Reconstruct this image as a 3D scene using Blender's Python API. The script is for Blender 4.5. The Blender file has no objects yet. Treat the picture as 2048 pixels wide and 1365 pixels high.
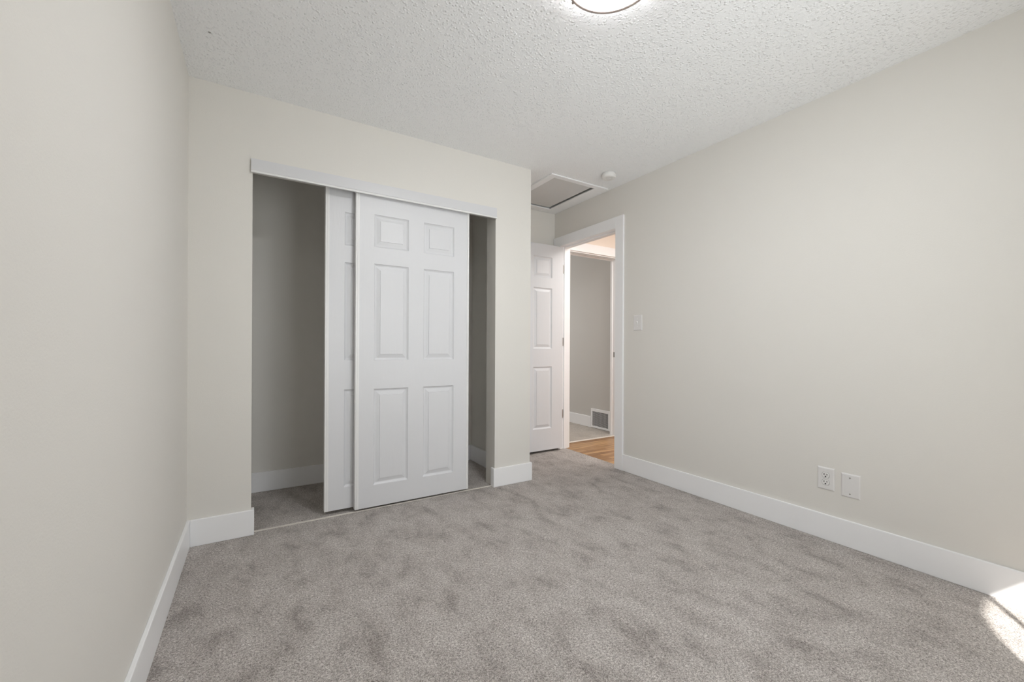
import bpy, bmesh, math, random
from mathutils import Vector, Matrix

C = bpy.context.scene.collection
PI = math.pi
SC = bpy.context.scene

# ------------------------------------------------------------------ camera
F_PX, YAW, ROLL, CAM_H, SHIFT = 834.386, 0.5522, 0.0048, 1.0447, 12.0535
cd = bpy.data.cameras.new('camera')
cam = bpy.data.objects.new('camera', cd)
C.objects.link(cam)
cd.sensor_width = 36.0
cd.sensor_fit = 'HORIZONTAL'
cd.lens = F_PX * 36.0 / 2048.0
cd.shift_y = SHIFT / 2048.0
cd.clip_start = 0.01
_f = Vector((math.sin(YAW), math.cos(YAW), 0))
_r = Vector((math.cos(YAW), -math.sin(YAW), 0))
_u = Vector((0, 0, 1))
_r2 = _r * math.cos(ROLL) + _u * math.sin(ROLL)
_u2 = _u * math.cos(ROLL) - _r * math.sin(ROLL)
cam.matrix_world = Matrix(((_r2.x, _u2.x, -_f.x, 0.0),
                           (_r2.y, _u2.y, -_f.y, 0.0),
                           (_r2.z, _u2.z, -_f.z, CAM_H),
                           (0, 0, 0, 1)))
SC.camera = cam

# ------------------------------------------------------------------ world, sun, daylight, exposure
SC.view_settings.view_transform = 'Standard'
SC.view_settings.look = 'None'
SC.view_settings.exposure = 0.0
SC.view_settings.gamma = 1.0
SC.view_settings.use_curve_mapping = False
SC.cycles.max_bounces = 12
SC.cycles.diffuse_bounces = 10

world = bpy.data.worlds.new('sky')
SC.world = world
world.use_nodes = True
wn = world.node_tree
wn.nodes.clear()
wo = wn.nodes.new('ShaderNodeOutputWorld')
wb = wn.nodes.new('ShaderNodeBackground')
ws = wn.nodes.new('ShaderNodeTexSky')
ws.sky_type = 'HOSEK_WILKIE'
ws.turbidity = 4.0
ws.ground_albedo = 0.4
SUN_DIR = Vector((1.43, 1.0, -1.056)).normalized()       # the way the light travels
ws.sun_direction = -SUN_DIR
wb.inputs['Strength'].default_value = 0.6
wn.links.new(ws.outputs[0], wb.inputs[0])
wn.links.new(wb.outputs[0], wo.inputs[0])

sd = bpy.data.lights.new('sun', 'SUN')
sd.energy = 15.0
sd.angle = math.radians(0.53)
sd.color = (1.0, 0.96, 0.90)
sun = bpy.data.objects.new('sun', sd)
C.objects.link(sun)
sun.rotation_euler = SUN_DIR.to_track_quat('-Z', 'Y').to_euler()
sun.location = (-6, -6, 6)


def area(name, loc, direction, sx, sy, watts, color, spread=180):
    d = bpy.data.lights.new(name, 'AREA')
    d.spread = math.radians(spread)
    d.shape = 'RECTANGLE'
    d.size, d.size_y = sx, sy
    d.energy = watts
    d.color = color
    o = bpy.data.objects.new(name, d)
    C.objects.link(o)
    o.location = loc
    o.rotation_euler = Vector(direction).to_track_quat('-Z', 'Y').to_euler()
    return o


# bedroom window daylight (behind the camera), then two added fill lights
W_SKY, W_UPFILL, FAR_W, LAMP_STRENGTH, HALL_LAMP_W = 9.9, 3.0, 19.8, 74.0, 32.0
area('bedroom_window_daylight', (1.30, -0.56, 1.25), (0.09, 1, 0.05), 0.95, 1.50, W_SKY, (0.95, 0.985, 1.0), 118)
area('bedroom_upward_fill', (1.35, -0.46, 1.20), (0.15, 1.0, 0.62), 1.05, 0.90, W_UPFILL, (0.95, 0.985, 1.0), 95)  # added fill tilted up to even out ceiling and walls
area('far_room_fill', (2.7, 6.0, 1.45), (0.2, -1, -0.1), 1.3, 1.2, FAR_W, (1.0, 0.985, 0.97))  # added fill that lights the far room, no window built there

# ------------------------------------------------------------------ room measures (metres)
L, R, B, YW, H = -0.2971, 2.6693, 2.7176, -0.55, 2.44
CX, OL, OR, CJ = 1.8427, -0.0146, 1.5267, 2.854           # bump-out corner, closet opening, jamb depth
CI, BK = 1.713, 3.49                                     # closet inner right side, back wall
BT, BH = 0.0144, 0.1388                                  # baseboard
DY0, DY1, DZ = 2.605, 3.385, 2.078                       # bedroom doorway
WT = 0.112                                               # right wall thickness
RX = R + WT
HY, HY2 = 3.53, 3.65                                     # hall wall with the far doorway
FX = 3.755                                               # far room wall
FJ = 3.64                                                # right jamb of the far doorway


# ------------------------------------------------------------------ materials
def nodes_of(m):
    return m.node_tree.nodes, m.node_tree.links


def base_mat(name, col, rough=0.5, metal=0.0, spec=0.5):
    m = bpy.data.materials.new(name)
    m.use_nodes = True
    b = m.node_tree.nodes['Principled BSDF']
    b.inputs['Base Color'].default_value = (*col, 1)
    b.inputs['Roughness'].default_value = rough
    b.inputs['Metallic'].default_value = metal
    b.inputs['Specular IOR Level'].default_value = spec
    return m


def coords(m):
    n, l = nodes_of(m)
    g = n.new('ShaderNodeNewGeometry')
    return g.outputs['Position']


def noise(m, vec, scale, detail=2.0, rough=0.5, dist=0.0):
    n, l = nodes_of(m)
    t = n.new('ShaderNodeTexNoise')
    t.inputs['Scale'].default_value = scale
    t.inputs['Detail'].default_value = detail
    t.inputs['Roughness'].default_value = rough
    t.inputs['Distortion'].default_value = dist
    l.new(vec, t.inputs['Vector'])
    return t.outputs[0]


def mapping(m, vec, scale=(1, 1, 1), rot=(0, 0, 0)):
    n, l = nodes_of(m)
    t = n.new('ShaderNodeMapping')
    t.inputs['Scale'].default_value = scale
    t.inputs['Rotation'].default_value = rot
    l.new(vec, t.inputs['Vector'])
    return t.outputs[0]


def ramp(m, fac, stops):
    n, l = nodes_of(m)
    t = n.new('ShaderNodeValToRGB')
    e = t.color_ramp.elements
    while len(e) < len(stops):
        e.new(0.5)
    for k, (p, c) in enumerate(stops):
        e[k].position = p
        e[k].color = (*c, 1)
    l.new(fac, t.inputs[0])
    return t.outputs[0]


def mix(m, fac, a, b, blend='MIX'):
    n, l = nodes_of(m)
    t = n.new('ShaderNodeMix')
    t.data_type = 'RGBA'
    t.blend_type = blend
    for s, v in ((t.inputs[0], fac), (t.inputs[6], a), (t.inputs[7], b)):
        if hasattr(v, 'links'):
            l.new(v, s)
        elif isinstance(v, tuple):
            s.default_value = (*v, 1)
        else:
            s.default_value = v
    return t.outputs[2]


def mth(m, op, a, b=0.0):
    n, l = nodes_of(m)
    t = n.new('ShaderNodeMath')
    t.operation = op
    for s, v in ((t.inputs[0], a), (t.inputs[1], b)):
        if hasattr(v, 'links'):
            l.new(v, s)
        else:
            s.default_value = v
    return t.outputs[0]


def bump(m, height, dist, strength=1.0):
    n, l = nodes_of(m)
    t = n.new('ShaderNodeBump')
    t.inputs['Distance'].default_value = dist
    t.inputs['Strength'].default_value = strength
    l.new(height, t.inputs['Height'])
    l.new(t.outputs[0], n['Principled BSDF'].inputs['Normal'])


def set_col(m, sock):
    n, l = nodes_of(m)
    l.new(sock, n['Principled BSDF'].inputs['Base Color'])


def make_wall(name, col):
    m = base_mat(name, col, 0.62, spec=0.3)
    p = coords(m)
    f = noise(m, p, 1.3, 2.0)
    set_col(m, mix(m, f, tuple(c * 0.985 for c in col), tuple(min(1, c * 1.012) for c in col)))
    h = noise(m, p, 210.0, 2.0)
    bump(m, h, 0.0006, 0.5)
    return m


WALL = make_wall('wall_paint', (0.745, 0.729, 0.694))
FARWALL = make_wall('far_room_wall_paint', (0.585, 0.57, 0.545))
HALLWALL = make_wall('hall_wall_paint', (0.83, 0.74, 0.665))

TRIM = base_mat('white_trim_paint', (0.895, 0.902, 0.918), 0.32)
bump(TRIM, noise(TRIM, coords(TRIM), 60.0, 2.0), 0.0006, 0.3)

DOOR = base_mat('moulded_door_paint', (0.705, 0.713, 0.738), 0.38)
_p = coords(DOOR)
_g = noise(DOOR, mapping(DOOR, _p, (95, 95, 5.0)), 1.0, 4.0, 0.6, 1.4)
bump(DOOR, _g, 0.0016, 0.35)

FRAMEMETAL = base_mat('white_enamelled_metal', (0.82, 0.82, 0.82), 0.28)
TRACKPAINT = base_mat('track_enamel', (0.67, 0.675, 0.695), 0.35)
PLASTIC = base_mat('white_plastic', (0.80, 0.795, 0.785), 0.35)
PLATE = base_mat('wall_plate_plastic', (0.76, 0.75, 0.745), 0.32)
DARK = base_mat('dark_slot', (0.02, 0.02, 0.02), 0.6)
STEEL = base_mat('satin_steel', (0.42, 0.40, 0.38), 0.35, 1.0)
BRONZE = base_mat('brushed_nickel', (0.30, 0.25, 0.225), 0.38, 0.9)
THRESH = base_mat('pale_floor_guide', (0.70, 0.66, 0.61), 0.4)
HATCH = base_mat('hatch_board', (0.66, 0.66, 0.655), 0.6)
bump(HATCH, noise(HATCH, mapping(HATCH, coords(HATCH), (6, 90, 6)), 1.0, 3.0), 0.002, 0.5)
for _m in (TRACKPAINT, FRAMEMETAL, PLASTIC, PLATE, THRESH):
    bump(_m, noise(_m, coords(_m), 120.0, 2.0), 0.0003, 0.2)

# popcorn ceiling
CEIL = base_mat('popcorn_ceiling', (0.885, 0.900, 0.915), 0.55)
_n, _l = nodes_of(CEIL)
_p = coords(CEIL)
def pimples(scale):
    v = _n.new('ShaderNodeTexVoronoi')
    v.feature = 'F1'
    v.inputs['Scale'].default_value = scale
    _l.new(_p, v.inputs['Vector'])
    return ramp(CEIL, v.outputs['Distance'], [(0.08, (1, 1, 1)), (0.26, (0.72, 0.72, 0.72)), (0.52, (0, 0, 0))])


_h1 = mth(CEIL, 'MULTIPLY', pimples(78.0), ramp(CEIL, noise(CEIL, _p, 55.0, 1.0), [(0.36, (0.1, 0.1, 0.1)), (0.62, (1, 1, 1))]))
_h2 = noise(CEIL, _p, 170.0, 2.0, 0.5)
_hh = mth(CEIL, 'ADD', _h1, mth(CEIL, 'MULTIPLY', _h2, 0.5))
bump(CEIL, _hh, 0.0040, 0.8)
_v = _n.new('ShaderNodeVectorMath'); _v.operation = 'DISTANCE'
_l.new(_p, _v.inputs[0]); _v.inputs[1].default_value = (-0.178, 2.292, 2.44)
_spot = mth(CEIL, 'LESS_THAN', _v.outputs['Value'], 0.006)
set_col(CEIL, mix(CEIL, _spot, (0.885, 0.900, 0.915), (0.30, 0.30, 0.29)))


def make_carpet(name, dark, mid, light, mott=1.0):
    m = base_mat(name, light, 0.95, spec=0.05)
    p = coords(m)
    fine = noise(m, p, 290.0, 2.0, 0.6)
    yarn = noise(m, p, 150.0, 2.0, 0.6, 0.8)
    sp = mth(m, 'ADD', mth(m, 'MULTIPLY', fine, 0.45), mth(m, 'MULTIPLY', yarn, 0.55))
    c1 = ramp(m, sp, [(0.36, dark), (0.50, mid), (0.64, light)])
    # pile brushed this way and that by feet and the vacuum
    big = noise(m, mapping(m, p, (1.45, 0.85, 1), (0, 0, 0.18)), 5.6, 7.0, 0.66, 0.3)
    f = ramp(m, big, [(0.33, (0.66, 0.64, 0.63)), (0.47, (0.94, 0.932, 0.926)), (0.62, (1.08, 1.08, 1.08))])
    set_col(m, mix(m, mott, c1, f, 'MULTIPLY'))
    bump(m, sp, 0.012, 0.9)
    n, l = nodes_of(m)
    b = n['Principled BSDF']
    b.inputs['Sheen Weight'].default_value = 0.15
    b.inputs['Sheen Roughness'].default_value = 0.6
    return m


CARPET = make_carpet('grey_carpet', (0.20, 0.175, 0.162), (0.495, 0.458, 0.432), (0.85, 0.805, 0.775))
CARPET2 = make_carpet('beige_carpet', (0.28, 0.25, 0.22), (0.50, 0.46, 0.415), (0.72, 0.665, 0.60), 0.5)

# oak strip floor, boards run along x
OAK = base_mat('oak_strip_floor', (0.5, 0.28, 0.12), 0.32)
_n, _l = nodes_of(OAK)
_p = coords(OAK)
_br = _n.new('ShaderNodeTexBrick')
_br.inputs['Scale'].default_value = 1.0
_br.inputs['Brick Width'].default_value = 0.62
_br.inputs['Row Height'].default_value = 0.057
_br.inputs['Mortar Size'].default_value = 0.0012
_br.inputs['Color1'].default_value = (0.52, 0.32, 0.155, 1)
_br.inputs['Color2'].default_value = (0.25, 0.122, 0.048, 1)
_br.inputs['Mortar'].default_value = (0.13, 0.06, 0.025, 1)
_br.offset = 0.37
_l.new(_p, _br.inputs['Vector'])
_gr = noise(OAK, mapping(OAK, _p, (3.0, 55, 1)), 1.0, 4.0, 0.6, 0.6)
_gc = ramp(OAK, _gr, [(0.32, (0.50, 0.44, 0.38)), (0.5, (0.95, 0.92, 0.88)), (0.65, (1.2, 1.2, 1.15))])
set_col(OAK, mix(OAK, 0.9, _br.outputs['Color'], _gc, 'MULTIPLY'))

GLOW = bpy.data.materials.new('lit_opal_glass')
GLOW.use_nodes = True
_b = GLOW.node_tree.nodes['Principled BSDF']
_b.inputs['Base Color'].default_value = (0.9, 0.9, 0.88, 1)
_b.inputs['Roughness'].default_value = 0.2
_b.inputs['Emission Color'].default_value = (0.97, 0.985, 1.0, 1)
_b.inputs['Emission Strength'].default_value = LAMP_STRENGTH

GLASS = bpy.data.materials.new('window_glass')
GLASS.use_nodes = True
_n, _l = nodes_of(GLASS)
_n.clear()
_o = _n.new('ShaderNodeOutputMaterial'); _t = _n.new('ShaderNodeBsdfTransparent')
_gl = _n.new('ShaderNodeBsdfGlossy'); _mx = _n.new('ShaderNodeMixShader')
_gl.inputs['Roughness'].default_value = 0.02
_mx.inputs[0].default_value = 0.06
_l.new(_t.outputs[0], _mx.inputs[1]); _l.new(_gl.outputs[0], _mx.inputs[2]); _l.new(_mx.outputs[0], _o.inputs[0])
BLOCKER = base_mat('sun_blocker_grey', (0.55, 0.53, 0.50), 0.7)  # for the added sun blocker outside the window
LAWN = base_mat('outside_ground', (0.30, 0.30, 0.26), 0.9)


# ------------------------------------------------------------------ mesh helpers
def bx(bm, x0, x1, y0, y1, z0, z1, bev=0.0, seg=2):
    t = bmesh.new()
    vs = [t.verts.new((x, y, z)) for z in (z0, z1) for y in (y0, y1) for x in (x0, x1)]
    for f in ((0, 2, 3, 1), (4, 5, 7, 6), (0, 1, 5, 4), (2, 6, 7, 3), (0, 4, 6, 2), (1, 3, 7, 5)):
        t.faces.new([vs[i] for i in f])
    if bev:
        bmesh.ops.bevel(t, geom=list(t.edges), offset=bev, segments=seg, affect='EDGES', profile=0.5)
    merge(bm, t)


def merge(bm, t):
    mp = {}
    for v in t.verts:
        mp[v] = bm.verts.new(v.co)
    for f in t.faces:
        nf = bm.faces.new([mp[v] for v in f.verts])
        nf.smooth = f.smooth
    t.free()


def lathe(bm, prof, n=64, cx=0, cy=0, axis='z', smooth=True, cap0=True, cap1=True):
    """prof: list of (radius, height)."""
    rings = []
    for r, h in prof:
        ring = []
        for k in range(n):
            a = 2 * PI * k / n
            if axis == 'z':
                co = (cx + r * math.cos(a), cy + r * math.sin(a), h)
            else:                                     # axis x: h along x
                co = (h, cx + r * math.cos(a), cy + r * math.sin(a))
            ring.append(bm.verts.new(co))
        rings.append(ring)
    for a, b in zip(rings, rings[1:]):
        for k in range(n):
            f = bm.faces.new((a[k], a[(k + 1) % n], b[(k + 1) % n], b[k]))
            f.smooth = smooth
    if cap0:
        bm.faces.new(rings[0][::-1])
    if cap1:
        bm.faces.new(rings[-1])


def obj(name, bm, mat, parent=None, loc=(0, 0, 0), label=None):
    """World-space bmesh becomes one object; its origin sits at loc, children keep local coordinates."""
    bmesh.ops.recalc_face_normals(bm, faces=list(bm.faces))
    me = bpy.data.meshes.new(name)
    org = Vector(loc)
    base = Vector((0, 0, 0))
    if parent is not None:
        q = parent
        while q is not None:
            base += q.location
            q = q.parent
        org = base
    for v in bm.verts:
        v.co -= org
    bm.to_mesh(me)
    bm.free()
    me.materials.append(mat)
    o = bpy.data.objects.new(name, me)
    C.objects.link(o)
    if parent is not None:
        o.parent = parent
    else:
        o.location = loc
    if label:
        o['label'] = label
    return o


def thing(name, label, cat, loc, group=None):
    o = bpy.data.objects.new(name, None)
    C.objects.link(o)
    o.location = loc
    o.empty_display_size = 0.05
    o['label'] = label
    o['category'] = cat
    if group:
        o['group'] = group
    return o


def tag(o, label, cat, kind=None):
    o['label'] = label
    o['category'] = cat
    if kind:
        o['kind'] = kind
    return o


def struct(name, boxes, mat, label, cat, bev=0.0):
    bm = bmesh.new()
    for b in boxes:
        bx(bm, *b, bev=bev)
    return tag(obj(name, bm, mat), label, cat, 'structure')


# ------------------------------------------------------------------ floors
struct('floor', [(L, R + 0.075, YW, BK, -0.1, 0.0)], CARPET,
       'mottled grey cut-pile carpet covering the bedroom and closet floor', 'carpet')
struct('floor_hall', [(R + 0.075, 5.2, 0.8, HY + 0.015, -0.1, -0.003)], OAK,
       'orange-brown oak strip floor of the hall beyond the doorway', 'floor')
struct('floor_far_room', [(1.2, FX, HY + 0.045, 6.2, -0.1, 0.0)], CARPET2,
       'beige carpet of the far room beyond the wood floor', 'carpet')
struct('ground_outside', [(-14, 16, -16, YW - 0.16, -0.7, -0.5)], LAWN,
       'open ground outside the bedroom window', 'ground')

# ------------------------------------------------------------------ walls
WN0, WN1, WZ0, WZ1 = 0.780, 2.45, 0.20, 2.04
struct('wall_left', [(L - 0.12, L, YW - 0.15, BK + 0.16, 0, H)], WALL, 'plain off-white wall on the left of the room', 'wall')
struct('wall_closet', [(L, OL, B, CJ, 0, H), (OR, CX, B, CJ, 0, H), (OL, OR, B, CJ, 2.045, H), (CI, CX, CJ, BK, 0, H)],
       WALL, 'off-white wall holding the closet opening', 'wall')
struct('wall_back', [(L, RX, BK, HY2, 0, H)], WALL, 'off-white back wall of the closet and of the door nook', 'wall')
struct('wall_right', [(R, RX, YW - 0.15, DY0 - 0.02, 0, H), (R, RX, DY1 + 0.02, BK, 0, H), (R, RX, DY0 - 0.02, DY1 + 0.02, DZ + 0.02, H)],
       WALL, 'large blank off-white wall on the right with the doorway', 'wall')
struct('wall_window', [(L, WN0, YW - 0.15, YW, 0, H), (WN1, R, YW - 0.15, YW, 0, H),
                       (WN0, WN1, YW - 0.15, YW, 0, WZ0), (WN0, WN1, YW - 0.15, YW, WZ1, H)],
       WALL, 'off-white wall behind the camera with the window', 'wall')

# hall and far room
FDX0 = 2.83
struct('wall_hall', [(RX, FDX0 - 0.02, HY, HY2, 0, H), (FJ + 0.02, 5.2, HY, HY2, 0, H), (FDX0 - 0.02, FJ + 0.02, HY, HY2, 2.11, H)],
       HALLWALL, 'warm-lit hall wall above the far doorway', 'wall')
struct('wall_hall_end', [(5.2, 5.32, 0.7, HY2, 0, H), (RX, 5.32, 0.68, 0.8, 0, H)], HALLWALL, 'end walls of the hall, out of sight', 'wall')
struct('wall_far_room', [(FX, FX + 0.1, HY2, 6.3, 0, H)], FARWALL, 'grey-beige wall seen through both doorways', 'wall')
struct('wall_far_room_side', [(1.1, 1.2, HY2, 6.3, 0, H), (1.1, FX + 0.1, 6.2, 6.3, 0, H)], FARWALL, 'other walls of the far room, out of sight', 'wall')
struct('ceiling_hall', [(RX, 5.32, 0.68, HY, H, H + 0.1)], CEIL, 'hall ceiling beyond the doorway', 'ceiling')
struct('ceiling_far_room', [(1.1, FX + 0.1, HY, 6.3, H, H + 0.1)], CEIL, 'far room ceiling', 'ceiling')

# bedroom ceiling with the hole of the attic hatch
HX0, HX1, HY0_, HY1_ = 2.045, 2.56, 2.70, 3.40
struct('ceiling', [(L, HX0, YW, BK, H, H + 0.1), (HX1, RX, YW, BK, H, H + 0.1), (HX0, HX1, YW, HY0_, H, H + 0.1),
                   (HX0, HX1, HY1_, BK, H, H + 0.1)],
       CEIL, 'white popcorn-textured bedroom ceiling', 'ceiling')

# ------------------------------------------------------------------ baseboards
EB = 0.003
struct('baseboard_left', [(L, L + BT, YW, B, 0, BH)], TRIM, 'white baseboard along the left wall', 'baseboard', EB)
struct('baseboard_closet_left', [(L + BT, OL + BT, B - BT, B, 0, BH), (OL, OL + BT, B - 0.001, B + 0.035, 0, BH)], TRIM,
       'short white baseboard left of the closet opening', 'baseboard', EB)
struct('baseboard_closet_right', [(OR - BT, CX + BT, B - BT, B, 0, BH), (OR - BT, OR, B - 0.001, B + 0.035, 0, BH),
                                  (CX, CX + BT, B - 0.001, BK, 0, BH)], TRIM,
       'short white baseboard wrapping the wall end right of the closet', 'baseboard', EB)
struct('baseboard_right', [(R - BT, R, YW, DY0 - 0.087, 0, BH)], TRIM, 'long white baseboard along the right wall', 'baseboard', EB)
struct('baseboard_closet_back', [(L, CI - BT, BK - BT, BK, 0, BH), (CI - BT, CI, CJ, BK, 0, BH)], TRIM,
       'white baseboard inside the dim closet', 'baseboard', EB)
struct('baseboard_nook', [(CX + BT, R - 0.02, BK - BT, BK, 0, BH)], TRIM, 'white baseboard behind the open door', 'baseboard', EB)
struct('baseboard_far_room', [(FX - BT, FX, 4.108, 6.2, 0, BH + 0.004)], TRIM, 'white baseboard of the far room left of the floor vent', 'baseboard', EB)

# ------------------------------------------------------------------ doorway trim
cf = R - 0.018
bm = bmesh.new()
bx(bm, cf, R, DY0 - 0.087, DY0 + 0.004, 0, DZ + 0.098, bev=0.0025)
bx(bm, cf, R, DY0 + 0.004, 3.483, DZ - 0.0, DZ + 0.098, bev=0.0025)
bx(bm, cf, R, DY1 + 0.004, 3.483, 0, DZ, bev=0.0025)
tag(obj('trim_1', bm, TRIM), 'flat white casing around the bedroom doorway', 'door casing', 'structure')
bm = bmesh.new()
bx(bm, R, RX, DY0 - 0.02, DY0, 0, DZ)
bx(bm, R, RX, DY1, DY1 + 0.02, 0, DZ)
bx(bm, R, RX, DY0 - 0.02, DY1 + 0.02, DZ, DZ + 0.02)
bx(bm, R + 0.040, R + 0.072, DY1 - 0.011, DY1, 0, DZ - 0.011, bev=0.001)
bx(bm, R + 0.040, R + 0.072, DY0, DY1, DZ - 0.011, DZ, bev=0.001)
bx(bm, R + 0.040, R + 0.072, DY0, DY0 + 0.011, 0, DZ - 0.011, bev=0.001)
tag(obj('trim_2', bm, TRIM), 'white jamb lining inside the bedroom doorway', 'door jamb', 'structure')
bm = bmesh.new()
bx(bm, RX, RX + 0.016, DY1 + 0.004, 3.49, 0, DZ + 0.09, bev=0.002)
bx(bm, RX, RX + 0.016, DY0 - 0.09, DY0 - 0.004, 0, DZ + 0.09, bev=0.002)
bx(bm, RX, RX + 0.016, DY0 - 0.09, 3.49, DZ + 0.002, DZ + 0.09, bev=0.002)
tag(obj('trim_3', bm, TRIM), 'white casing on the hall side of the bedroom doorway', 'door casing', 'structure')
bm = bmesh.new()
bx(bm, FDX0 - 0.04, FJ + 0.10, HY - 0.018, HY, 2.100, 2.198, bev=0.0025)
bx(bm, FJ + 0.004, FJ + 0.10, HY - 0.018, HY, 0, 2.100, bev=0.0025)
tag(obj('trim_4', bm, TRIM), 'white head casing over the far doorway', 'door casing', 'structure')
bm = bmesh.new()
bx(bm, FDX0 - 0.02, FDX0, HY, HY2, 0, 2.09)
bx(bm, FJ, FJ + 0.02, HY, HY2, 0, 2.09)
bx(bm, FDX0 - 0.02, FJ + 0.02, HY, HY2, 2.09, 2.11)
bx(bm, FDX0, FJ, HY + 0.085, HY + 0.115, 2.079, 2.09, bev=0.001)
bx(bm, FJ - 0.011, FJ, HY + 0.085, HY + 0.115, 0, 2.079, bev=0.001)
far_jamb = tag(obj('trim_5', bm, TRIM), 'white jamb lining of the far doorway', 'door jamb', 'structure')
bm = bmesh.new()
bx(bm, FJ - 0.0015, FJ, HY + 0.040, HY + 0.072, 0.93, 0.99, bev=0.0005)
obj('strike_plate', bm, STEEL, far_jamb, label='small metal strike plate')
bm = bmesh.new()
bx(bm, FDX0, FJ, HY + 0.012, HY + 0.046, -0.002, 0.006, bev=0.002)
tag(obj('threshold_strip', bm, base_mat('pale_threshold', (0.78, 0.74, 0.68), 0.35)),
    'pale metal strip between the oak hall floor and the beige carpet', 'threshold')


# ------------------------------------------------------------------ six-panel doors
def panel_slab(bm, x0, x1, y0, y1, z0, z1, cols, rows):
    """Slab between y0 (front, towards -y) and y1 with raised moulded panels on both faces."""
    prof = [(0.0, 0.0), (0.0025, 0.0045), (0.009, 0.0095), (0.0135, 0.0110), (0.017, 0.0105),
            (0.0365, 0.0042), (0.039, 0.0045), (0.0403, 0.0006)]
    xs = sorted([x0, x1] + [v for c in cols for v in c])
    zs = sorted([z0, z1] + [v for r in rows for v in r])
    t = bmesh.new()
    for y, s in ((y0, 1), (y1, -1)):
        for i in range(len(xs) - 1):
            for j in range(len(zs) - 1):
                a, b, c, d = xs[i], xs[i + 1], zs[j], zs[j + 1]
                if (a, b) in cols and (c, d) in rows:
                    prev = None
                    for off, dep in prof:
                        q = [t.verts.new((px, y + s * dep, pz)) for px, pz in
                             ((a + off, c + off), (b - off, c + off), (b - off, d - off), (a + off, d - off))]
                        if prev:
                            for k in range(4):
                                t.faces.new((prev[k], prev[(k + 1) % 4], q[(k + 1) % 4], q[k]))
                        prev = q
                    t.faces.new(prev)
                else:
                    t.faces.new([t.verts.new((px, y, pz)) for px, pz in ((a, c), (b, c), (b, d), (a, d))])
    for (xa, za), (xb, zb) in (((x0, z0), (x1, z0)), ((x1, z0), (x1, z1)), ((x1, z1), (x0, z1)), ((x0, z1), (x0, z0))):
        n = [v for v in (xs if xa != xb else zs)]
        for k in range(len(n) - 1):
            if xa != xb:
                p, q = (n[k], za), (n[k + 1], za)
            else:
                p, q = (xa, n[k]), (xa, n[k + 1])
            t.faces.new([t.verts.new(co) for co in ((p[0], y0, p[1]), (q[0], y0, q[1]), (q[0], y1, q[1]), (p[0], y1, p[1]))])
    bmesh.ops.remove_doubles(t, verts=list(t.verts), dist=1e-5)
    merge(bm, t)


def stile(bm, x0, x1, y0, y1, z0, z1):
    """Thin enamelled channel that caps a door edge, with a groove on its face."""
    m = x0 + (x1 - x0) * 0.42
    bx(bm, x0, m - 0.0012, y0 - 0.003, y1 + 0.003, z0, z1, bev=0.001)
    bx(bm, m + 0.0012, x1, y0 - 0.0035, y1 + 0.0035, z0, z1, bev=0.0012)
    bx(bm, x0 + 0.001, x1 - 0.001, y0 - 0.0015, y1 + 0.0015, z0 + 0.001, z1 - 0.001)


def closet_door(x0, y0, z0, z1, label):
    w = 0.781
    x1 = x0 + w
    y1 = y0 + 0.033
    t = thing('sliding_closet_door', label, 'closet door', (x0 + w / 2, y0, z0), 'sliding closet doors')
    cols = [(x0 + 0.112, x0 + 0.337), (x0 + 0.441, x0 + 0.664)]
    rows = [(0.156, 0.772), (0.955, 1.574), (1.682, 1.890)]
    bm = bmesh.new()
    panel_slab(bm, x0 + 0.004, x1 - 0.004, y0, y1, z0, z1, cols, rows)
    obj('door_panel', bm, DOOR, t)
    bm = bmesh.new()
    stile(bm, x0, x0 + 0.022, y0, y1, z0, z1)
    obj('edge_channel', bm, FRAMEMETAL, t, label='narrow white metal edge channel')
    bm = bmesh.new()
    stile(bm, x1 - 0.015, x1, y0, y1, z0, z1)
    obj('edge_channel', bm, FRAMEMETAL, t, label='narrow white metal edge channel')
    return t


closet_door(0.535, 2.735, 0.019, 2.028, 'white six-panel sliding closet door in front, all its panels in view')
closet_door(0.366, 2.787, 0.022, 2.028, 'white sliding closet door mostly hidden behind the front one, only its left edge showing')

# head track and floor guide of the closet
t = thing('closet_door_track', 'pale grey head track fascia across the top of the closet opening', 'door track', (0.75, B, 2.0))
bm = bmesh.new()
x0, x1 = -0.022, 1.529
prof = [(2.7035, 2.077), (2.7035, 2.0145), (2.7080, 2.0145), (2.7080, 2.073), (2.7176, 2.073), (2.7176, 2.077)]
va = [bm.verts.new((x0, y, z)) for y, z in prof]
vb = [bm.verts.new((x1, y, z)) for y, z in prof]
for k in range(len(prof)):
    bm.faces.new((va[k], va[(k + 1) % len(prof)], vb[(k + 1) % len(prof)], vb[k]))
bm.faces.new(va)
bm.faces.new(vb[::-1])
obj('fascia', bm, TRACKPAINT, t)
bm = bmesh.new()
prof = [(2.7060, 2.0142), (2.7060, 2.0132), (2.7022, 2.0130), (2.6985, 2.0030), (2.6992, 2.0005), (2.7130, 2.0005), (2.7130, 2.0035), (2.7090, 2.0142)]
va = [bm.verts.new((x0, y, z)) for y, z in prof]
vb = [bm.verts.new((x1, y, z)) for y, z in prof]
for k in range(len(prof)):
    bm.faces.new((va[k], va[(k + 1) % len(prof)], vb[(k + 1) % len(prof)], vb[k]))
bm.faces.new(va)
bm.faces.new(vb[::-1])
obj('bottom_lip', bm, FRAMEMETAL, t, label='brighter lip along the bottom of the fascia')
bm = bmesh.new()
bx(bm, OL + 0.001, OR - 0.001, B + 0.004, B + 0.112, 2.041, 2.0445)
for yy in (B + 0.028, B + 0.076):
    bx(bm, OL + 0.001, OR - 0.001, yy, yy + 0.004, 2.033, 2.041)
tag(obj('trim_7', bm, STEEL), 'metal door rail hidden above the closet opening', 'door rail', 'structure')
bm = bmesh.new()
bx(bm, OL + 0.002, OR - 0.002, 2.742, 2.755, 0.0, 0.0055, bev=0.001)
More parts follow.
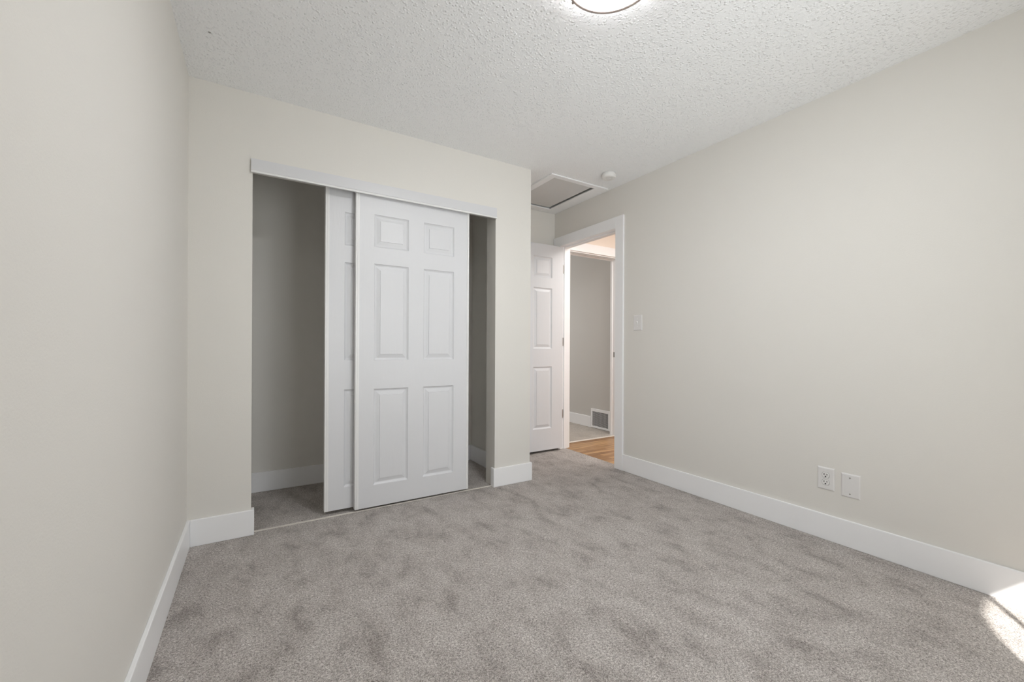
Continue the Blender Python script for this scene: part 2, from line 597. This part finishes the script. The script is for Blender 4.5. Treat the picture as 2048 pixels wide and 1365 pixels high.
tag(obj('floor_guide', bm, THRESH), 'thin pale floor guide strip across the closet opening', 'door guide')

# ------------------------------------------------------------------ hinged bedroom door, open against the nook
d0, d1, dy = 1.892, 2.667, 3.345
door = tag(bpy.data.objects.new('door_1', None), 'white six-panel bedroom door standing open beside the doorway', 'door', 'structure')
C.objects.link(door)
door.location = (d1, dy + 0.02, 0.02)
bm = bmesh.new()
panel_slab(bm, d0, d1, dy, dy + 0.035, 0.024, 2.064, [(2.030, 2.255), (2.305, 2.530)],
           [(0.238, 0.852), (1.030, 1.631), (1.735, 1.940)])
obj('door_panel', bm, DOOR, door)
for zc in (0.362, 1.100, 1.845):
    bm = bmesh.new()
    bx(bm, d1 - 0.0012, d1 + 0.0022, dy - 0.0006, dy + 0.030, zc - 0.042, zc + 0.042)
    lathe(bm, [(0.0055, zc - 0.042), (0.0055, zc + 0.042)], 14, d1 + 0.006, dy + 0.040)
    bx(bm, d1 + 0.004, d1 + 0.040, DY1 - 0.0012, DY1 + 0.0, zc - 0.042, zc + 0.042)
    obj('hinge', bm, STEEL, door, label='grey steel hinge')
bm = bmesh.new()
lathe(bm, [(0.026, dy - 0.0), (0.026, dy - 0.006), (0.011, dy - 0.009), (0.011, dy - 0.028), (0.022, dy - 0.036), (0.027, dy - 0.048), (0.022, dy - 0.058), (0.008, dy - 0.062)], 32)
for v in bm.verts:
    v.co = Vector((d0 + 0.065 + v.co.x, v.co.z, 0.96 + v.co.y))
obj('door_knob', bm, STEEL, door)

# ------------------------------------------------------------------ attic hatch
HB = 2.430
ox0, ox1, oy0, oy1 = 2.015, 2.632, 2.677, 3.455
ix0, ix1, iy0, iy1 = 2.077, 2.515, 2.725, 3.372
t = thing('attic_hatch', 'white-framed attic access hatch in the ceiling above the open door', 'hatch', (2.32, 3.06, H))
bm = bmesh.new()
bx(bm, ox0, ix0, oy0, oy1, HB, H, bev=0.0015)
bx(bm, ix1, ox1, oy0, oy1, HB, H, bev=0.0015)
bx(bm, ix0, ix1, oy0, iy0, HB, H, bev=0.0015)
bx(bm, ix0, ix1, iy1, oy1, HB, H, bev=0.0015)
obj('hatch_frame', bm, TRIM, t)
bm = bmesh.new()
bx(bm, HX0 + 0.004, ix1 - 0.022, HY0_ + 0.004, iy1 - 0.018, H + 0.001, H + 0.016, bev=0.001)
obj('hatch_panel', bm, HATCH, t, label='flat grey-white hatch panel')
bm = bmesh.new()
bx(bm, HX0, HX1, HY0_, HY1_, H + 0.09, H + 0.1)
tag(obj('ceiling_attic', bm, DARK), 'dark attic space above the hatch', 'ceiling', 'structure')

# ------------------------------------------------------------------ smoke detector
sx, sy = 2.412, 2.447
t = thing('smoke_detector', 'round white smoke detector on the ceiling beside the hatch', 'smoke detector', (sx, sy, H))
bm = bmesh.new()
lathe(bm, [(0.050, H), (0.050, H - 0.008), (0.046, H - 0.008)], 56, sx, sy)
obj('mounting_base', bm, PLASTIC, t)
bm = bmesh.new()
lathe(bm, [(0.046, H - 0.008), (0.0555, H - 0.008), (0.0565, H - 0.012), (0.0550, H - 0.030), (0.053, H - 0.036), (0.048, H - 0.0385), (0.024, H - 0.039), (0.022, H - 0.037), (0.0205, H - 0.037), (0.019, H - 0.040), (0.004, H - 0.0405)], 56, sx, sy)
obj('cover', bm, PLASTIC, t)
bm = bmesh.new()
lathe(bm, [(0.0075, H - 0.040), (0.0075, H - 0.0415), (0.006, H - 0.042)], 24, sx + 0.012, sy - 0.03)
obj('test_button', bm, PLATE, t)

# ------------------------------------------------------------------ ceiling light
lx, ly = 1.088, 1.092
t = thing('ceiling_light', 'lit round flush-mount ceiling light with a thin dark metal rim', 'ceiling light', (lx, ly, H))
bm = bmesh.new()
lathe(bm, [(0.130, H), (0.136, H - 0.004), (0.1440, H - 0.047)], 96, lx, ly)
obj('base_pan', bm, BRONZE, t, label='dark metal base pan')
bm = bmesh.new()
lathe(bm, [(0.156, H - 0.047), (0.166, H - 0.047), (0.1685, H - 0.049), (0.1685, H - 0.060), (0.166, H - 0.063), (0.1535, H - 0.062), (0.156, H - 0.047)], 96, lx, ly, cap0=False, cap1=False)
obj('rim', bm, BRONZE, t, label='thin dark metal rim')
bm = bmesh.new()
pr = [(0.1445, H - 0.0475), (0.1510, H - 0.0475), (0.1520, H - 0.0500), (0.1520, H - 0.058)]
for k in range(0, 13):
    a = k / 12 * PI / 2
    pr.append((0.1515 * math.cos(a) + 0.0005, H - 0.060 - 0.030 * math.sin(a)))
lathe(bm, pr, 96, lx, ly)
obj('glass_shade', bm, GLOW, t, label='glowing white opal glass shade')
for k in range(3):
    a = math.radians(104 + 120 * k)
    bm = bmesh.new()
    lathe(bm, [(0.0045, -0.004), (0.0045, 0.010), (0.003, 0.012)], 16)
    for v in bm.verts:
        v.co = Vector((lx + (0.169 + v.co.z * 0.6) * math.cos(a) - v.co.x * math.sin(a), ly + (0.169 + v.co.z * 0.6) * math.sin(a) + v.co.x * math.cos(a), H - 0.056 + v.co.y))
    obj('thumb_screw', bm, BRONZE, t, label='tiny dark thumb screw')

# ------------------------------------------------------------------ wall plates on the right wall
def plate(bm, y0, y1, z0, z1, th=0.006):
    """Wall plate with sloped sides, standing off the right wall towards -x."""
    e = 0.006
    outer = [(R, y, z) for y, z in ((y0, z0), (y1, z0), (y1, z1), (y0, z1))]
    mid = [(R - th * 0.45, y, z) for y, z in ((y0, z0), (y1, z0), (y1, z1), (y0, z1))]
    top = [(R - th, y, z) for y, z in ((y0 + e, z0 + e), (y1 - e, z0 + e), (y1 - e, z1 - e), (y0 + e, z1 - e))]
    rs = [[bm.verts.new(v) for v in r] for r in (outer, mid, top)]
    for a, b in zip(rs, rs[1:]):
        for k in range(4):
            bm.faces.new((a[k], a[(k + 1) % 4], b[(k + 1) % 4], b[k]))
    bm.faces.new(rs[0])
    bm.faces.new(rs[2])


def screw(parent, y, z, x=R - 0.006, mat=STEEL, r=0.0034):
    bm = bmesh.new()
    lathe(bm, [(r, x + 0.001), (r, x - 0.0008), (r * 0.7, x - 0.0014)], 20, y, z, axis='x')
    bx(bm, x - 0.0018, x - 0.001, y - r * 0.8, y + r * 0.8, z - 0.0004, z + 0.0004)
    obj('screw', bm, mat, parent)


t = thing('light_switch', 'white toggle light switch on the wall just right of the doorway', 'light switch', (R, 2.368, 1.247))
bm = bmesh.new()
plate(bm, 2.324, 2.412, 1.185, 1.311)
obj('wall_plate', bm, PLATE, t)
bm = bmesh.new()
bx(bm, R - 0.0085, R - 0.005, 2.3635, 2.3735, 1.236, 1.260, bev=0.001)
vs = [bm.verts.new(c) for c in ((R - 0.006, 2.3645, 1.242), (R - 0.006, 2.3725, 1.242), (R - 0.006, 2.3725, 1.256), (R - 0.006, 2.3645, 1.256),
                                (R - 0.017, 2.3655, 1.254), (R - 0.017, 2.3715, 1.254), (R - 0.016, 2.3715, 1.262), (R - 0.016, 2.3655, 1.262))]
for f in ((0, 1, 5, 4), (1, 2, 6, 5), (2, 3, 7, 6), (3, 0, 4, 7), (4, 5, 6, 7), (0, 3, 2, 1)):
    bm.faces.new([vs[i] for i in f])
obj('toggle', bm, PLASTIC, t)
for z in (1.218, 1.278):
    screw(t, 2.3685, z, mat=PLASTIC)

t = thing('power_outlet', 'white duplex power outlet low on the right wall, left of the blank plate', 'power outlet', (R, 1.042, 0.332))
bm = bmesh.new()
plate(bm, 1.002, 1.082, 0.271, 0.393)
obj('wall_plate', bm, PLATE, t)
for zc in (0.3515, 0.3125):
    bm = bmesh.new()
    n = 40
    pts = []
    for k in range(n):
        a = 2 * PI * k / n
        y, z = 0.0172 * math.cos(a), 0.0172 * math.sin(a)
        z = max(-0.0138, min(0.0138, z))
        pts.append((y, z))
    ra = [bm.verts.new((R - 0.005, 1.042 + y, zc + z)) for y, z in pts]
    rb = [bm.verts.new((R - 0.0078, 1.042 + y, zc + z)) for y, z in pts]
    rc = [bm.verts.new((R - 0.0086, 1.042 + y * 0.94, zc + z * 0.94)) for y, z in pts]
    for a_, b_ in ((ra, rb), (rb, rc)):
        for k in range(n):
            bm.faces.new((a_[k], a_[(k + 1) % n], b_[(k + 1) % n], b_[k]))
    bm.faces.new(rc)
    bm.faces.new(ra)
    face = obj('receptacle', bm, PLASTIC, t)
    bm = bmesh.new()
    bx(bm, R - 0.0090, R - 0.0082, 1.042 + 0.0052, 1.042 + 0.0084, zc - 0.001, zc + 0.0088)
    bx(bm, R - 0.0090, R - 0.0082, 1.042 - 0.0084, 1.042 - 0.0052, zc - 0.000, zc + 0.0080)
    lathe(bm, [(0.0038, R - 0.0082), (0.0038, R - 0.0090)], 16, 1.042, zc - 0.0075, axis='x')
    obj('slots', bm, DARK, face, label='dark plug slots')
    bm = bmesh.new()
    outer = [(y * 1.10, z * 1.10) for y, z in pts]
    r1 = [bm.verts.new((R - 0.0062, 1.042 + y * 1.0, zc + z * 1.0)) for y, z in pts]
    r2 = [bm.verts.new((R - 0.0062, 1.042 + y, zc + z)) for y, z in outer]
    for k in range(n):
        bm.faces.new((r1[k], r1[(k + 1) % n], r2[(k + 1) % n], r2[k]))
    obj('seam', bm, base_mat('receptacle_seam', (0.30, 0.295, 0.29), 0.6), face, label='thin dark seam round the socket face')
screw(t, 1.042, 0.332, mat=PLASTIC)

t = thing('blank_wall_plate', 'blank white wall plate with two screws, right of the power outlet', 'wall plate', (R, 0.931, 0.323))
bm = bmesh.new()
plate(bm, 0.889, 0.972, 0.260, 0.385)
obj('wall_plate', bm, PLATE, t)
for z in (0.364, 0.2795):
    screw(t, 0.9325, z)

# ------------------------------------------------------------------ return-air vent in the far room
t = thing('floor_vent', 'white return-air vent grille at the foot of the far room wall', 'air vent', (FX, 3.925, 0))
bm = bmesh.new()
vy0, vy1, vz0, vz1 = 3.755, 4.100, 0.004, 0.250
gy0, gy1, gz0, gz1 = 3.788, 4.075, 0.030, 0.215
for b in ((vy0, vy1, vz0, gz0), (vy0, vy1, gz1, vz1), (vy0, gy0, gz0, gz1), (gy1, vy1, gz0, gz1)):
    bx(bm, FX - 0.014, FX, *b, bev=0.0015)
obj('vent_frame', bm, TRIM, t)
bm = bmesh.new()
bx(bm, FX - 0.002, FX - 0.0005, gy0, gy1, gz0, gz1)
obj('vent_backing', bm, DARK, t, label='dark opening behind the grille')
bm = bmesh.new()
N = 20
for k in range(1, N):
    y = gy0 + (gy1 - gy0) * k / N
    bx(bm, FX - 0.010, FX - 0.0085, y - 0.0010, y + 0.0010, gz0, gz1)
N = 14
for k in range(1, N):
    z = gz0 + (gz1 - gz0) * k / N
    bx(bm, FX - 0.0095, FX - 0.008, gy0, gy1, z - 0.0009, z + 0.0009)
obj('grille', bm, TRIM, t)

# ------------------------------------------------------------------ window behind the camera, with an added slab that limits its sun
bm = bmesh.new()
fw = 0.0
yg0, yg1 = YW - 0.10, YW - 0.06
bx(bm, WN0 - 0.001, WN1, YW - 0.15, YW - 0.02, WZ0 - 0.0, WZ0 + 0.03)
bx(bm, WN0, WN1, yg0, yg1, WZ1 - 0.045, WZ1)
bx(bm, WN1 - 0.045, WN1, yg0, yg1, WZ0, WZ1)
bx(bm, 1.200, 1.228, YW - 0.012, YW - 0.002, WZ0, WZ1)
win = tag(obj('window_1', bm, TRIM), 'white-framed bedroom window behind the camera', 'window', 'structure')
bm = bmesh.new()
bx(bm, WN0, WN1 - 0.045, yg0 + 0.015, yg0 + 0.020, WZ0 + 0.03, WZ1 - 0.045)
obj('window_pane', bm, GLASS, win)
bm = bmesh.new()
bx(bm, WN0 - 0.09, WN0, YW, YW + 0.018, WZ0 - 0.09, WZ1 + 0.09, bev=0.002)
bx(bm, WN1, WN1 + 0.09, YW, YW + 0.018, WZ0 - 0.09, WZ1 + 0.09, bev=0.002)
bx(bm, WN0, WN1, YW, YW + 0.018, WZ1, WZ1 + 0.09, bev=0.002)
bx(bm, WN0, WN1, YW, YW + 0.018, WZ0 - 0.09, WZ0, bev=0.002)
tag(obj('trim_6', bm, TRIM), 'white casing around the bedroom window', 'window casing', 'structure')

# unseen sun blocker, added to shape the sun patch: its outer edge line lies where the sun's upper limit in the window is z = 1.032
PY = YW - 1.15
PZ = 1.032 + 1.056 * 1.15
bm = bmesh.new()
bx(bm, -4.0, 4.0, PY, YW - 0.15, PZ, PZ + 0.12)
# rounded piece under the slab edge, added to throw the curved corner of the sun patch
px0 = 0.994 - 1.43 * 1.15
arc = [(px0 - 0.25, PZ - 0.4), (px0, PZ - 0.4), (px0, PZ - 0.13)]
for k in range(0, 13):
    a = PI - k / 12 * PI / 2
    arc.append((px0 + 0.13 + 0.13 * math.cos(a), PZ - 0.13 + 0.13 * math.sin(a)))
arc += [(px0 - 0.25, PZ)]
va = [bm.verts.new((x, PY, z)) for x, z in arc]
vb = [bm.verts.new((x, PY + 0.03, z)) for x, z in arc]
for k in range(len(arc)):
    bm.faces.new((va[k], va[(k + 1) % len(arc)], vb[(k + 1) % len(arc)], vb[k]))
bm.faces.new(va)
bm.faces.new(vb[::-1])
tag(obj('sun_blocker_slab', bm, BLOCKER), 'unseen slab added outside the bedroom window to cut off the sun', 'roof', 'structure')

# ------------------------------------------------------------------ the hall's own lamp, warm
area('hall_lamp', (3.35, 2.15, H - 0.06), (0, 0.12, -1), 0.9, 0.9, HALL_LAMP_W, (1.0, 0.975, 0.945))
